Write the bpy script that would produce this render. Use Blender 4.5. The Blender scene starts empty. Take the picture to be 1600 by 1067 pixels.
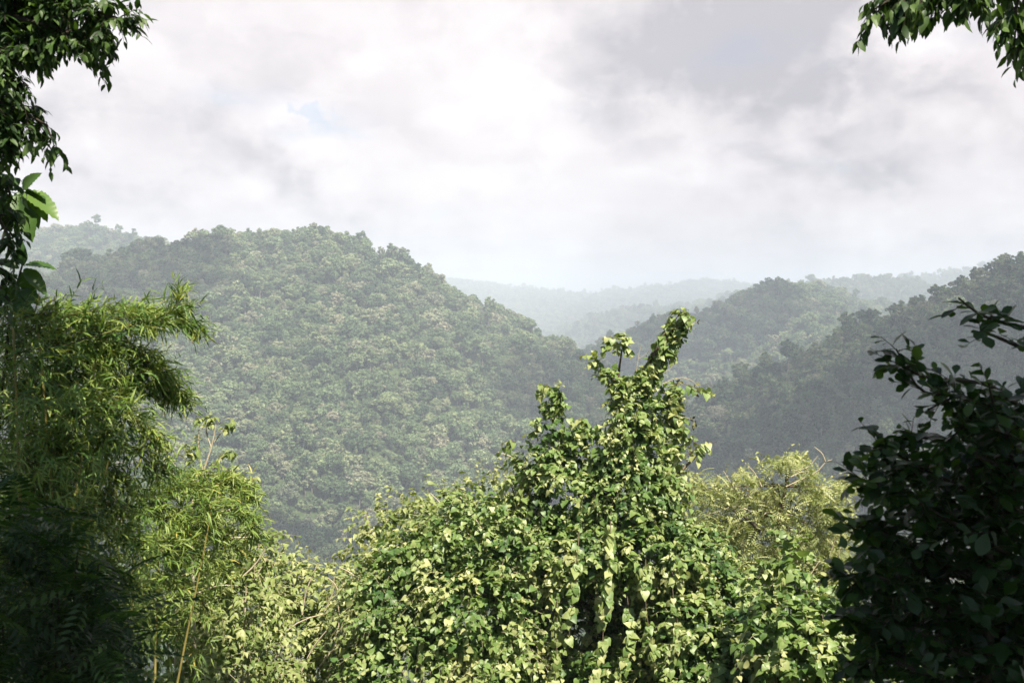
import bpy, math
import numpy as np
from mathutils import Vector, Matrix
RNG = np.random.default_rng(11)
S = bpy.context.scene
COL = S.collection

# ------------------------------------------------------------------ camera
K = 36.0 / 35.0 / 1600.0                 # metres per photo pixel at 1 m
PITCH = math.atan(63.5 * K)              # horizon at photo row 470
CP, SP = math.cos(PITCH), math.sin(PITCH)
cam_d = bpy.data.cameras.new('camera'); cam = bpy.data.objects.new('camera', cam_d); COL.objects.link(cam)
cam.location = (0, 0, 0); cam.rotation_euler = (math.pi / 2 - PITCH, 0, 0)
cam_d.lens = 35; cam_d.sensor_width = 36; cam_d.clip_start = 0.1; cam_d.clip_end = 30000
cam_d.dof.use_dof = True; cam_d.dof.focus_distance = 22.0; cam_d.dof.aperture_fstop = 5.0
S.camera = cam

def P(px, py, D):                        # photo pixel + depth -> world point
    px = np.asarray(px, float); py = np.asarray(py, float); D = np.asarray(D, float)
    a = (px - 800) * K * D; u = (533.5 - py) * K * D
    return np.stack([a + 0 * D, D * CP + u * SP, -D * SP + u * CP], -1)

def ray(px, py):
    v = P(px, py, 1.0); return v / np.linalg.norm(v)

# ------------------------------------------------------------------ sun, sky, exposure
SUN_EL = math.radians(58)
SUN_AZ = math.radians(146)               # clockwise from straight ahead (+Y): right and a little behind
SUN = np.array([math.sin(SUN_AZ) * math.cos(SUN_EL), math.cos(SUN_AZ) * math.cos(SUN_EL), math.sin(SUN_EL)])
sd = bpy.data.lights.new('sun', 'SUN'); sd.energy = 5.0; sd.angle = math.radians(0.5); sd.color = (1.0, 0.92, 0.76)
so = bpy.data.objects.new('sun', sd); COL.objects.link(so)
so.rotation_euler = Vector(SUN).to_track_quat('Z', 'Y').to_euler(); so.location = (60, -60, 120)
S.view_settings.view_transform = 'Standard'; S.view_settings.look = 'None'
S.view_settings.exposure = 1.42; S.view_settings.gamma = 1.0; S.view_settings.use_curve_mapping = False
S.cycles.use_denoising = True
S.cycles.max_bounces = 6; S.cycles.diffuse_bounces = 3; S.cycles.glossy_bounces = 2
S.cycles.transmission_bounces = 4; S.cycles.volume_bounces = 0; S.cycles.transparent_max_bounces = 4
S.cycles.sample_clamp_indirect = 4.0

class NT:                                # tiny node-tree helper
    def __init__(s, tree): s.t = tree; s.n = tree.nodes; s.l = tree.links
    def add(s, typ, **kw):
        nd = s.n.new(typ)
        for k, v in kw.items(): setattr(nd, k, v)
        return nd
    def put(s, sock, v):
        if hasattr(v, 'is_output'): s.l.new(v, sock)
        else: sock.default_value = v
    def math(s, op, a, b=0.0, c=0.0, clamp=False):
        nd = s.add('ShaderNodeMath', operation=op); nd.use_clamp = clamp
        for i, v in enumerate((a, b, c)): s.put(nd.inputs[i], v)
        return nd.outputs[0]
    def vec(s, op, a, b=(0, 0, 0), scale=None):
        nd = s.add('ShaderNodeVectorMath', operation=op)
        s.put(nd.inputs[0], a); s.put(nd.inputs[1], b)
        if scale is not None: s.put(nd.inputs['Scale'], scale)
        return nd.outputs['Value'] if op in ('LENGTH', 'DOT_PRODUCT', 'DISTANCE') else nd.outputs['Vector']
    def noise(s, vec, scale, detail=4, rough=0.5, dist=0.0):
        nd = s.add('ShaderNodeTexNoise'); s.put(nd.inputs['Vector'], vec)
        nd.inputs['Scale'].default_value = scale; nd.inputs['Detail'].default_value = detail
        nd.inputs['Roughness'].default_value = rough; nd.inputs['Distortion'].default_value = dist
        return nd
    def step(s, v, a, b, lo=0.0, hi=1.0):
        nd = s.add('ShaderNodeMapRange', interpolation_type='SMOOTHSTEP')
        s.put(nd.inputs[0], v)
        for i, q in enumerate((a, b, lo, hi)): nd.inputs[i + 1].default_value = q
        return nd.outputs[0]
    def ramp(s, v, stops):
        nd = s.add('ShaderNodeValToRGB'); s.put(nd.inputs[0], v); cr = nd.color_ramp
        while len(cr.elements) < len(stops): cr.elements.new(0.5)
        for e, (p, c) in zip(cr.elements, stops): e.position = p; e.color = (*c, 1)
        return nd.outputs[0]
    def mix(s, f, a, b, blend='MIX'):
        nd = s.add('ShaderNodeMix', data_type='RGBA', blend_type=blend)
        s.put(nd.inputs[0], f)
        for i, v in ((6, a), (7, b)): s.put(nd.inputs[i], v if hasattr(v, 'is_output') else (*v, 1))
        return nd.outputs[2]

W = bpy.data.worlds.new('World'); S.world = W; W.use_nodes = True
t = NT(W.node_tree); t.n.clear()
out = t.add('ShaderNodeOutputWorld')
sky = t.add('ShaderNodeTexSky', sky_type='NISHITA'); sky.sun_disc = False
sky.sun_elevation = SUN_EL; sky.sun_rotation = SUN_AZ
bg1 = t.add('ShaderNodeBackground'); t.put(bg1.inputs[0], sky.outputs[0]); bg1.inputs[1].default_value = 0.06
D0 = t.add('ShaderNodeTexCoord').outputs['Generated']
sep = t.add('ShaderNodeSeparateXYZ'); t.put(sep.inputs[0], D0)
zz = t.math('ADD', t.math('MAXIMUM', sep.outputs[2], 0.0), 0.22)
comb = t.add('ShaderNodeCombineXYZ')     # cloud deck seen in perspective
t.put(comb.inputs[0], t.math('DIVIDE', sep.outputs[0], zz)); t.put(comb.inputs[1], t.math('DIVIDE', sep.outputs[1], zz))
deck = comb.outputs[0]
n_warp = t.noise(D0, 6.0, 5, 0.65).outputs['Color']
wd = t.vec('ADD', D0, t.vec('SCALE', t.vec('SUBTRACT', n_warp, (0.5, 0.5, 0.5)), scale=0.22))
def patch(px, py, r, sx=1.0, sz=1.0, soft=0.0):
    c = ray(px, py); q = t.vec('MULTIPLY', t.vec('SUBTRACT', wd, tuple(c)), (1 / sx, 1 / sx, 1 / sz))
    return t.step(t.vec('LENGTH', q), r, r * soft, 0.0, 1.0)
big = t.noise(deck, 0.9, 5, 0.55).outputs['Fac']
fine = t.noise(deck, 3.2, 5, 0.6, 0.4).outputs['Fac']
puffs = t.noise(t.vec('MULTIPLY', D0, (1, 1, 1.6)), 9.0, 6, 0.58, 0.3).outputs['Fac']
def billow(off):                         # rounded cumulus heads, sampled twice for their lit tops and darker bases
    q = t.vec('ADD', t.vec('MULTIPLY', D0, (1, 1, 1.35)), off)
    q = t.vec('ADD', q, t.vec('SCALE', t.vec('SUBTRACT', t.noise(q, 9.0, 4, 0.62).outputs['Color'], (.5, .5, .5)), scale=0.16))
    v = t.add('ShaderNodeTexVoronoi', feature='F1'); t.put(v.inputs['Vector'], q); v.inputs['Scale'].default_value = 5.5
    v.inputs['Detail'].default_value = 2.5; v.inputs['Roughness'].default_value = .55; return v.outputs['Distance']
b0, b1 = billow((0, 0, 0)), billow((.012, .0, .030))
relief = t.math('MULTIPLY', t.math('SUBTRACT', b1, b0), 0.75)
lum = t.math('ADD', t.math('MULTIPLY', t.step(big, 0.35, 0.68), 0.16), t.math('MULTIPLY', t.step(fine, 0.38, 0.62), 0.11))
lum = t.math('ADD', lum, t.math('MULTIPLY', t.step(puffs, 0.465, 0.545), 0.15))
lum = t.math('ADD', lum, t.math('MULTIPLY', relief, t.step(t.noise(D0, 3.5, 3).outputs['Fac'], .42, .62, .25, 1.0)))
lum = t.math('ADD', lum, 0.36)
for (px, py, r, sx, sz, a) in ((1120, 40, 0.25, 1.0, 0.60, -0.55), (1090, 120, 0.15, 1.2, 0.55, -0.30), (1330, 250, 0.13, 1.0, 0.6, -0.20), (200, 215, 0.20, 1.6, 0.4, -0.26),
                               (760, 130, 0.15, 0.6, 1.1, 0.34), (480, 195, 0.07, 1.5, 0.6, 0.34), (720, 290, 0.12, 0.7, 0.5, 0.16), (1050, 290, 0.06, 1.6, 0.5, 0.22),
                               (850, 30, 0.10, 0.8, 0.6, -0.14), (560, 90, 0.10, 0.9, 0.8, 0.10), (1000, 400, 0.22, 2.0, 0.18, -0.10), (1480, 200, 0.1, 0.8, 0.9, 0.1)):
    lum = t.math('ADD', lum, t.math('MULTIPLY', patch(px, py, r, sx, sz), a))
ccol = t.ramp(lum, [(0.0, (0.50, 0.475, 0.515)), (0.25, (0.65, 0.615, 0.64)), (0.50, (0.81, 0.755, 0.77)), (0.75, (0.90, 0.85, 0.86)), (1.0, (0.985, 0.96, 0.97))])
bg2 = t.add('ShaderNodeBackground'); t.put(bg2.inputs[0], ccol); bg2.inputs[1].default_value = 0.435
# cloud cover: solid ahead, breaking up overhead and behind; one small blue hole ahead
hole = t.math('MULTIPLY', patch(490, 160, 0.022, 1.6, 0.40, 0.5), t.step(puffs, 0.40, 0.5, 0.35, 1.0))
over = t.step(t.math('ADD', sep.outputs[2], t.math('MULTIPLY', t.math('MULTIPLY', sep.outputs[1], -1.0), 0.35)), 0.10, 0.55)
broken = t.step(t.math('SUBTRACT', big, t.math('MULTIPLY', over, 0.30)), 0.24, 0.44)
cover = t.math('MULTIPLY', broken, t.math('SUBTRACT', 1.0, t.math('MULTIPLY', hole, 0.36)))
t.put(bg2.inputs[1], t.math('MULTIPLY', 0.44, t.math('SUBTRACT', 1.0, t.math('MULTIPLY', over, 0.5))))   # cloud bases overhead and behind are greyer
mixs = t.add('ShaderNodeMixShader'); t.put(mixs.inputs[0], cover)
t.l.new(bg1.outputs[0], mixs.inputs[1]); t.l.new(bg2.outputs[0], mixs.inputs[2]); t.l.new(mixs.outputs[0], out.inputs[0])
W.cycles.sampling_method = 'MANUAL'; W.cycles.sample_map_resolution = 512

# ------------------------------------------------------------------ mesh helpers
def mesh_np(name, V, faces_flat, sizes, mat, parent=None, tone=None, smooth=True):
    me = bpy.data.meshes.new(name)
    V = np.ascontiguousarray(V, np.float32); F = np.ascontiguousarray(faces_flat, np.int32); sz = np.ascontiguousarray(sizes, np.int32)
    me.vertices.add(len(V)); me.vertices.foreach_set('co', V.ravel())
    me.loops.add(len(F)); me.loops.foreach_set('vertex_index', F)
    me.polygons.add(len(sz)); st = np.concatenate([[0], np.cumsum(sz)[:-1]]).astype(np.int32)
    me.polygons.foreach_set('loop_start', st); me.polygons.foreach_set('loop_total', sz)
    me.polygons.foreach_set('use_smooth', np.full(len(sz), smooth))
    if tone is not None:
        at = me.attributes.new('tone', 'FLOAT', 'POINT'); at.data.foreach_set('value', np.ascontiguousarray(tone, np.float32))
    me.update(calc_edges=True); me.validate()
    me.materials.append(mat)
    o = bpy.data.objects.new(name, me); COL.objects.link(o)
    if parent is not None:
        o.parent = parent; o.matrix_parent_inverse = Matrix.Translation(-parent.location)
    return o

def thing(name, label, cat, loc, group=None):
    o = bpy.data.objects.new(name, None); COL.objects.link(o); o.location = tuple(float(v) for v in loc); o.empty_display_size = 0.2
    o['label'] = label; o['category'] = cat
    if group: o['group'] = group
    return o

def unit(v): return v / np.maximum(np.linalg.norm(v, axis=-1, keepdims=True), 1e-9)

def leaf_template(prof, fold=0.2, curl=0.25, wave=0.0):
    """prof: list of (y, halfwidth). Leaf along +Y, blade facing +Z, folded on its midrib."""
    V, F = [], []
    n = len(prof)
    for i, (y, w) in enumerate(prof):
        zc = -curl * y * y
        V.append((0, y, zc))
        if w > 0:
            wz = wave * (1 if i % 2 else -1)
            V.append((-w, y - 0.05 * (w > .2), zc + fold * w + wz)); V.append((w, y - 0.05 * (w > .2), zc + fold * w + wz))
    idx, k = [], 0
    for (y, w) in prof:
        if w > 0: idx.append((k, k + 1, k + 2)); k += 3
        else: idx.append((k, k, k)); k += 1
    for a, b in zip(idx[:-1], idx[1:]):
        for s in (1, 2):
            q = [a[0], b[0], b[s], a[s]] if s == 1 else [a[0], a[s], b[s], b[0]]
            r = []
            for v in q:
                if v not in r: r.append(v)
            if len(r) >= 3: F.append(r)
    return np.array(V, float), F

HEART = leaf_template([(0.0, 0), (-.03, .24), (.10, .43), (.32, .47), (.56, .36), (.80, .16), (1.0, 0)], .20, .34)
ELLIP = leaf_template([(0, 0), (.22, .15), (.48, .21), (.75, .13), (1.0, 0)], .30, .30)
OBOV = leaf_template([(0, 0), (.3, .17), (.62, .29), (.88, .21), (1.0, 0)], .22, .15)
LANCE = leaf_template([(0, 0), (.16, .055), (.5, .06), (1.0, 0)], .35, .30)
MUL = leaf_template([(0, 0), (.12, .26), (.4, .30), (.72, .16), (1.0, 0)], .30, .40)
def big_leaf():
    pr = [(0, 0)]
    for i in range(1, 22):
        y = i / 22; pr.append((y, .23 * math.sin(math.pi * y ** .85) ** .8))
    pr.append((1, 0)); return leaf_template(pr, .30, .38, .016)
BIG = big_leaf()
def frond(nl=7):                         # feathery compound leaf
    V, F = [], []
    for i in range(nl):
        y = (i + .6) / nl; l = .30 * math.sin(math.pi * (.15 + .8 * y)) + .05; w = .34 / nl; z = -.45 * y * y
        for s in (-1, 1):
            k = len(V); V += [(0, y, z), (s * l * .5, y + .05 + w, z - .03), (s * l, y + .13, z - .10), (s * l * .5, y + .05 - w, z - .03)]
            F.append([k, k + 1, k + 2, k + 3] if s < 0 else [k, k + 3, k + 2, k + 1])
    return np.array(V), F
FROND = frond()

class Leaves:
    def __init__(s): s.d = []
    def add(s, tmpl, pos, dirn, nrm, size, tone, width=1.0):
        s.d.append((tmpl, pos, dirn, nrm, np.broadcast_to(size, (len(pos),)), np.broadcast_to(tone, (len(pos),)), width))
    def build(s, name, mat, parent):
        VV, FF, SZ, TT = [], [], [], []; base = 0
        for (tm, pos, d, n, size, tone, wid) in s.d:
            T, F = tm; N = len(pos)
            if N == 0: continue
            y = unit(d); z = unit(n - (n * y).sum(-1, keepdims=True) * y); x = np.cross(y, z)
            tx = T[:, 0] * wid
            V = pos[:, None, :] + size[:, None, None] * (x[:, None, :] * tx[None, :, None] + y[:, None, :] * T[None, :, 1, None] + z[:, None, :] * T[None, :, 2, None])
            VV.append(V.reshape(-1, 3)); TT.append(np.repeat(tone, len(T)))
            flat = np.concatenate([np.array(f) for f in F]); szs = np.array([len(f) for f in F])
            FF.append((flat[None, :] + base + (np.arange(N) * len(T))[:, None]).ravel()); SZ.append(np.tile(szs, N)); base += N * len(T)
        return mesh_np(name, np.concatenate(VV), np.concatenate(FF), np.concatenate(SZ), mat, parent, np.concatenate(TT))

class Wood:
    def __init__(s): s.V = []; s.F = []; s.b = 0
    def tubes(s, pts, r0, r1, sides=5):
        """pts (M,S,3); radii taper r0->r1 (scalars or (M,))"""
        pts = np.asarray(pts, float)
        if pts.ndim == 2: pts = pts[None]
        M, Sg, _ = pts.shape
        r0 = np.broadcast_to(r0, (M,)); r1 = np.broadcast_to(r1, (M,))
        tg = unit(np.gradient(pts, axis=1)); ref = np.where(np.abs(tg[..., 2:3]) > .9, np.array([1., 0, 0]), np.array([0, 0, 1.]))
        a = unit(np.cross(tg, ref)); b = np.cross(tg, a)
        ph = np.arange(sides) / sides * 2 * math.pi
        rr = r0[:, None] + (r1 - r0)[:, None] * np.linspace(0, 1, Sg)[None]
        ring = pts[:, :, None] + rr[:, :, None, None] * (a[:, :, None] * np.cos(ph)[None, None, :, None] + b[:, :, None] * np.sin(ph)[None, None, :, None])
        s.V.append(ring.reshape(-1, 3))
        i = np.arange(M)[:, None, None] * Sg * sides + np.arange(Sg - 1)[None, :, None] * sides
        j = np.arange(sides)[None, None]; j2 = (j + 1) % sides
        q = np.stack([i + j, i + j2, i + sides + j2, i + sides + j], -1).reshape(-1, 4) + s.b
        s.F.append(q); s.b += M * Sg * sides
    def build(s, name, mat, parent):
        F = np.concatenate(s.F); return mesh_np(name, np.concatenate(s.V), F.ravel(), np.full(len(F), 4), mat, parent)

def spline(pts, n):
    p = np.asarray(pts, float); m = len(p)
    q = np.vstack([2 * p[0] - p[1], p, 2 * p[-1] - p[-2]]); u = np.linspace(0, m - 1 - 1e-6, n); i = u.astype(int); f = (u - i)[:, None]
    a, b, c, d = q[i], q[i + 1], q[i + 2], q[i + 3]
    return .5 * (2 * b + (c - a) * f + (2 * a - 5 * b + 4 * c - d) * f ** 2 + (3 * b - a - 3 * c + d) * f ** 3)

def rv(n, s=1.0): return RNG.normal(size=(n, 3)) * s

def sprigs(L, Wd, base, dirn, length, n, tmpl, size, spread=.8, droop=.3, ldroop=.3, up=1.0, tone=(.2, .8), twig=.003, jit=.25, width=1.0, face=None, tipcluster=0):
    """M leafy twigs with n alternating leaves each"""
    M = len(base); dirn = unit(dirn); length = np.broadcast_to(length, (M,))
    g = np.array([0, 0, -1.])
    side0 = unit(np.cross(dirn, np.array([0, 0, 1.]) + rv(M, .35)))
    tt = (np.arange(n) + .7) / n
    tt = np.clip(tt[None] + RNG.uniform(-.3, .3, (M, n)) / n, .02, 1.0)
    if tipcluster: tt = 1 - (1 - tt) * tipcluster
    pos = base[:, None] + dirn[:, None] * (length[:, None] * tt)[..., None] + g * (length[:, None] * droop * tt ** 2)[..., None]
    tang = unit(dirn[:, None] + g * (2 * droop * tt)[..., None])
    sg = np.where(np.arange(n) % 2, 1., -1.)[None, :, None]
    ld = unit(tang * (1 - spread * .55) + side0[:, None] * sg * spread + g * ldroop + RNG.normal(size=(M, n, 3)) * jit)
    nr = np.array([0, 0, up]) + (0 if face is None else (face[:, None] if np.ndim(face) == 2 else face)) + RNG.normal(size=(M, n, 3)) * jit * 1.3
    nr = np.broadcast_to(nr, ld.shape)
    sz = size * np.clip(RNG.normal(.92, .24, (M, n)), .4, 1.5) * (1 - .25 * tt)
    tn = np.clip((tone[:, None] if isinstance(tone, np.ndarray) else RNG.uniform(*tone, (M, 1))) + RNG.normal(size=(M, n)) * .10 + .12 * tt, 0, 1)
    L.add(tmpl, pos.reshape(-1, 3), ld.reshape(-1, 3), nr.reshape(-1, 3), sz.ravel(), tn.ravel(), width)
    if Wd is not None and twig > 0:
        q = np.linspace(0, 1, 4)
        pts = base[:, None] + dirn[:, None] * (length[:, None] * q)[..., None] + g * (length[:, None] * droop * q ** 2)[..., None]
        Wd.tubes(pts, twig, twig * .5, 3)

def along(curve, M, lo=.1, hi=1.0, tip=1.0):
    """M positions and tangents along a polyline (n,3)"""
    u = lo + (hi - lo) * RNG.uniform(0, 1, M) ** tip; i = np.minimum((u * (len(curve) - 1)).astype(int), len(curve) - 2); f = (u * (len(curve) - 1) - i)[:, None]
    return curve[i] * (1 - f) + curve[i + 1] * f, unit(curve[i + 1] - curve[i]), u

def vnoise(p, seed, scale):
    """cheap smooth 3-d noise in about -1..1"""
    r = np.random.default_rng(seed); out = np.zeros(len(p))
    for o in range(10):
        k = r.normal(size=3); k = k / np.linalg.norm(k) * (2 * math.pi / scale) * r.uniform(.5, 1.6); out += np.sin(p @ k + r.uniform(0, 6.28))
    return out / 3.2

# ------------------------------------------------------------------ materials
def principled(name):
    m = bpy.data.materials.new(name); m.use_nodes = True; q = NT(m.node_tree); q.n.clear()
    o = q.add('ShaderNodeOutputMaterial'); b = q.add('ShaderNodeBsdfPrincipled'); return m, q, o, b

def leaf_mat(name, stops, rough=.42, spec=.45, trans=.34, tcol=(1.15, 1.25, .45), mottle=30.0):
    m, q, o, b = principled(name)
    at = q.add('ShaderNodeAttribute', attribute_name='tone').outputs['Fac']
    pos = q.add('ShaderNodeNewGeometry').outputs['Position']
    nz = q.noise(pos, mottle, 3).outputs['Fac']
    v = q.math('ADD', at, q.math('MULTIPLY', q.math('SUBTRACT', nz, .5), .35), clamp=True)
    c = q.ramp(v, stops)
    q.put(b.inputs['Base Color'], c); b.inputs['Roughness'].default_value = rough; b.inputs['Specular IOR Level'].default_value = spec
    tr = q.add('ShaderNodeBsdfTranslucent'); q.put(tr.inputs[0], q.mix(1.0, c, tcol, 'MULTIPLY'))
    mx = q.add('ShaderNodeMixShader'); mx.inputs[0].default_value = trans
    q.l.new(b.outputs[0], mx.inputs[1]); q.l.new(tr.outputs[0], mx.inputs[2]); q.l.new(mx.outputs[0], o.inputs[0])
    return m

def bark_mat(name, c1, c2, scale=14.0, rough=.85):
    m, q, o, b = principled(name)
    pos = q.add('ShaderNodeNewGeometry').outputs['Position']
    n = q.noise(q.vec('MULTIPLY', pos, (1, 1, .35)), scale, 5, .6).outputs['Fac']
    q.put(b.inputs['Base Color'], q.ramp(n, [(.3, c1), (.7, c2)])); b.inputs['Roughness'].default_value = rough; b.inputs['Specular IOR Level'].default_value = .2
    q.l.new(b.outputs[0], o.inputs[0]); return m

M_VINE = leaf_mat('vine_leaf', [(0, (.035, .085, .020)), (.25, (.075, .145, .034)), (.55, (.165, .245, .066)), (.85, (.29, .34, .13)), (1, (.37, .39, .17))], .46, .5, .37, (1.1, 1.1, .6))
M_SHRUB = leaf_mat('shrub_leaf', [(0, (.06, .10, .03)), (.4, (.16, .215, .06)), (.75, (.27, .31, .115)), (1, (.36, .37, .17))], .5, .4, .36, (1.1, 1.15, .5))
M_FERN = leaf_mat('feathery_leaf', [(0, (.12, .155, .05)), (.5, (.27, .31, .12)), (1, (.40, .41, .20))], .55, .3, .38, (1.1, 1.1, .5))
M_BAMBOO = leaf_mat('bamboo_leaf', [(0, (.022, .058, .014)), (.3, (.075, .15, .028)), (.6, (.17, .245, .05)), (.96, (.25, .30, .08)), (1, (.40, .32, .08))], .48, .35, .34, (1.15, 1.15, .45))
M_DARK = leaf_mat('dark_glossy_leaf', [(0, (.014, .034, .010)), (.5, (.032, .068, .017)), (1, (.08, .135, .03))], .5, .3, .32)
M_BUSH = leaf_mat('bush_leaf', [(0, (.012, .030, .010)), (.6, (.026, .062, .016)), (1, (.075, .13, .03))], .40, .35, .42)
M_BROAD = leaf_mat('broad_leaf', [(0, (.03, .07, .018)), (.5, (.08, .15, .03)), (1, (.16, .23, .05))], .40, .45, .34, mottle=12)
M_UNDER = leaf_mat('undergrowth_leaf', [(0, (.04, .075, .02)), (.5, (.08, .135, .035)), (1, (.17, .22, .07))], .5, .35, .3)
M_TWIG = bark_mat('pale_twig', (.30, .25, .17), (.45, .39, .29), 25)
M_BARK = bark_mat('brown_bark', (.07, .05, .035), (.16, .12, .085))
M_DBARK = bark_mat('dark_bark', (.025, .02, .015), (.06, .05, .038))
M_CULM = bark_mat('bamboo_culm', (.13, .115, .035), (.27, .22, .07), 8, .5)
M_BTWIG = bark_mat('bamboo_twig', (.05, .06, .02), (.13, .12, .04), 20, .6)
M_SEED = bark_mat('seed_head', (.05, .06, .02), (.20, .19, .09), 60)
M_HBARK = bark_mat('forest_trunk', (.15, .135, .11), (.30, .27, .23), 1.2)

def forest_leaf(name, stops):
    m, q, o, b = principled(name)
    r = q.add('ShaderNodeObjectInfo').outputs['Random']
    pos = q.add('ShaderNodeNewGeometry').outputs['Position']
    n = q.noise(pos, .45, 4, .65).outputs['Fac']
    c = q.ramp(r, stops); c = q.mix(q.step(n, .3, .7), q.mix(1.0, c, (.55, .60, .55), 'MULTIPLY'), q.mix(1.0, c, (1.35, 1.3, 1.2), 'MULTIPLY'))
    q.put(b.inputs['Base Color'], c); b.inputs['Roughness'].default_value = .6; b.inputs['Specular IOR Level'].default_value = .3
    tr = q.add('ShaderNodeBsdfTranslucent'); q.put(tr.inputs[0], c)
    mx = q.add('ShaderNodeMixShader'); mx.inputs[0].default_value = .30
    q.l.new(b.outputs[0], mx.inputs[1]); q.l.new(tr.outputs[0], mx.inputs[2]); q.l.new(mx.outputs[0], o.inputs[0])
    return m
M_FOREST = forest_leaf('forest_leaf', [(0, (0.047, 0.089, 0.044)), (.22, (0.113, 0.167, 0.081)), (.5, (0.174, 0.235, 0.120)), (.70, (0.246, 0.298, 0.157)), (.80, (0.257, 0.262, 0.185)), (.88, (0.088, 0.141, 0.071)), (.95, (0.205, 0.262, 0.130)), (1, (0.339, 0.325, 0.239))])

# ------------------------------------------------------------------ terrain
def ridge(pts, drop):                    # photo-pixel crest (tree tops) + distance -> ground polyline
    a = np.array(pts, float); w = P(a[:, 0], a[:, 1], a[:, 2]); w[:, 2] -= drop; return w
RIDGES = [   # (crest, slope, crest rounding)
 (ridge([(-420, 560, 820), (-160, 500, 860), (0, 458, 900), (80, 430, 930), (150, 405, 960), (230, 383, 1000), (330, 366, 1040), (440, 360, 1080), (480, 357, 1080), (540, 378, 1075)], 9), .56, 10),
 (ridge([(540, 378, 1075), (600, 396, 1070), (650, 418, 1062), (700, 456, 1054), (740, 480, 1046), (800, 518, 1036), (850, 548, 1026), (900, 574, 1012), (950, 604, 996), (1010, 648, 970), (1080, 710, 940)], 9), .78, 6),
 (ridge([(-300, 400, 1700), (-100, 376, 1700), (60, 362, 1700), (150, 353, 1700), (230, 372, 1700), (330, 405, 1700), (420, 440, 1700)], 11), .5, 15),
 (ridge([(1900, 400, 760), (1700, 404, 780), (1600, 412, 800), (1578, 412, 800), (1520, 452, 805), (1500, 477, 810), (1400, 486, 830), (1330, 524, 840), (1270, 550, 845), (1200, 584, 850),
         (1130, 614, 850), (1080, 644, 850), (1030, 680, 850)], 11), .56, 10),
 (ridge([(860, 640, 1540), (940, 560, 1520), (1000, 506, 1510), (1060, 490, 1510), (1130, 474, 1510), (1180, 456, 1500), (1212, 440, 1500), (1300, 456, 1800), (1420, 486, 2000)], 11), .58, 10),
 (ridge([(1212, 440, 1500), (1250, 478, 1380), (1278, 528, 1240)], 11), .75, 6),
 (ridge([(1150, 462, 2700), (1240, 442, 2700), (1350, 430, 2700), (1400, 433, 2700), (1470, 455, 2700), (1560, 480, 2700)], 12), .42, 20),
 (ridge([(1300, 452, 3600), (1420, 434, 3600), (1500, 422, 3600), (1560, 409, 3600), (1680, 395, 3600), (1900, 400, 3600)], 12), .36, 30),
 (ridge([(1000, 480, 3200), (1060, 476, 3200), (1110, 470, 3200), (1180, 454, 3200), (1260, 450, 3200)], 12), .34, 30),
 (ridge([(300, 430, 5200), (500, 426, 5200), (620, 430, 5200), (700, 440, 5200), (760, 449, 5200), (830, 453, 5200), (900, 459, 5200), (960, 463, 5200), (1010, 461, 5200), (1060, 449, 5200),
         (1110, 441, 5200), (1150, 444, 5200), (1200, 453, 5200), (1400, 440, 5200), (1900, 430, 5200)], 12), .13, 60),
 (ridge([(560, 500, 3600), (700, 502, 3500), (800, 515, 3300), (870, 540, 3000)], 12), .30, 40),
]
def hfun(x, y):
    x = np.asarray(x, float); y = np.asarray(y, float)
    f = y - .15 * np.abs(x)
    base = np.interp(f, [-400, -60, -10, -3, 0, 2, 5, 9, 14, 25, 60, 150, 300, 420, 1200, 2000, 2600, 4200, 6500], [60, 22, 1.2, -1.55, -1.75, -2.5, -5, -7.5, -9.6, -17, -42, -100, -146, -166, -172, -168, -150, -110, -60])
    best = np.full(x.shape, -1e9); bd = np.full(x.shape, 1e4)
    for (R, s, rd) in RIDGES:
        for a, b in zip(R[:-1], R[1:]):
            dx, dy = b[0] - a[0], b[1] - a[1]; u = np.clip(((x - a[0]) * dx + (y - a[1]) * dy) / (dx * dx + dy * dy), 0, 1)
            d = np.hypot(x - a[0] - u * dx, y - a[1] - u * dy); z = a[2] + u * (b[2] - a[2]) - s * (np.sqrt(d * d + rd * rd) - rd)
            m = z > best; best = np.where(m, z, best); bd = np.where(m, d, bd)
    h = np.maximum(base, best)
    sm = np.exp(-np.abs(base - best) / 10) * 3
    amp = np.clip((bd - 15) / 130, 0, 1) * (y > 150)
    p = np.stack([x, y, 0 * x], -1).reshape(-1, 3)
    g = vnoise(p, 5, 210).reshape(x.shape) * 9 + vnoise(p, 6, 90).reshape(x.shape) * 4
    near = np.clip((np.hypot(x, y) - 3) / 20, 0, 1) * (y <= 150) * .25
    return h + sm * (y > 150) + g * amp + vnoise(p, 7, 9).reshape(x.shape) * near

ang = np.concatenate([np.linspace(-180, -36, 60)[:-1], np.linspace(-36, 36, 500), np.linspace(36, 180, 60)[1:]])
rad = np.concatenate([[0.0], np.geomspace(.6, 6900, 330)])
A, R_ = np.meshgrid(np.radians(ang), rad)
GX, GY = R_ * np.sin(A), R_ * np.cos(A); GZ = hfun(GX, GY)
nr_, na_ = A.shape
ii = (np.arange(nr_ - 1)[:, None] * na_ + np.arange(na_ - 1)[None]).ravel()
quads = np.stack([ii, ii + 1, ii + na_ + 1, ii + na_], -1)
m, q, o_, b = principled('forest_floor')
pos = q.add('ShaderNodeNewGeometry').outputs['Position']
n1 = q.noise(pos, .12, 6, .7).outputs['Fac']
q.put(b.inputs['Base Color'], q.ramp(n1, [(.3, (.022, .032, .013)), (.55, (.045, .065, .024)), (.75, (.08, .10, .04))])); b.inputs['Roughness'].default_value = .95
b.inputs['Specular IOR Level'].default_value = .1; q.l.new(b.outputs[0], o_.inputs[0])
terr = mesh_np('terrain', np.stack([GX, GY, GZ], -1).reshape(-1, 3), quads.ravel(), np.full(len(quads), 4), m); terr['kind'] = 'structure'

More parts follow.
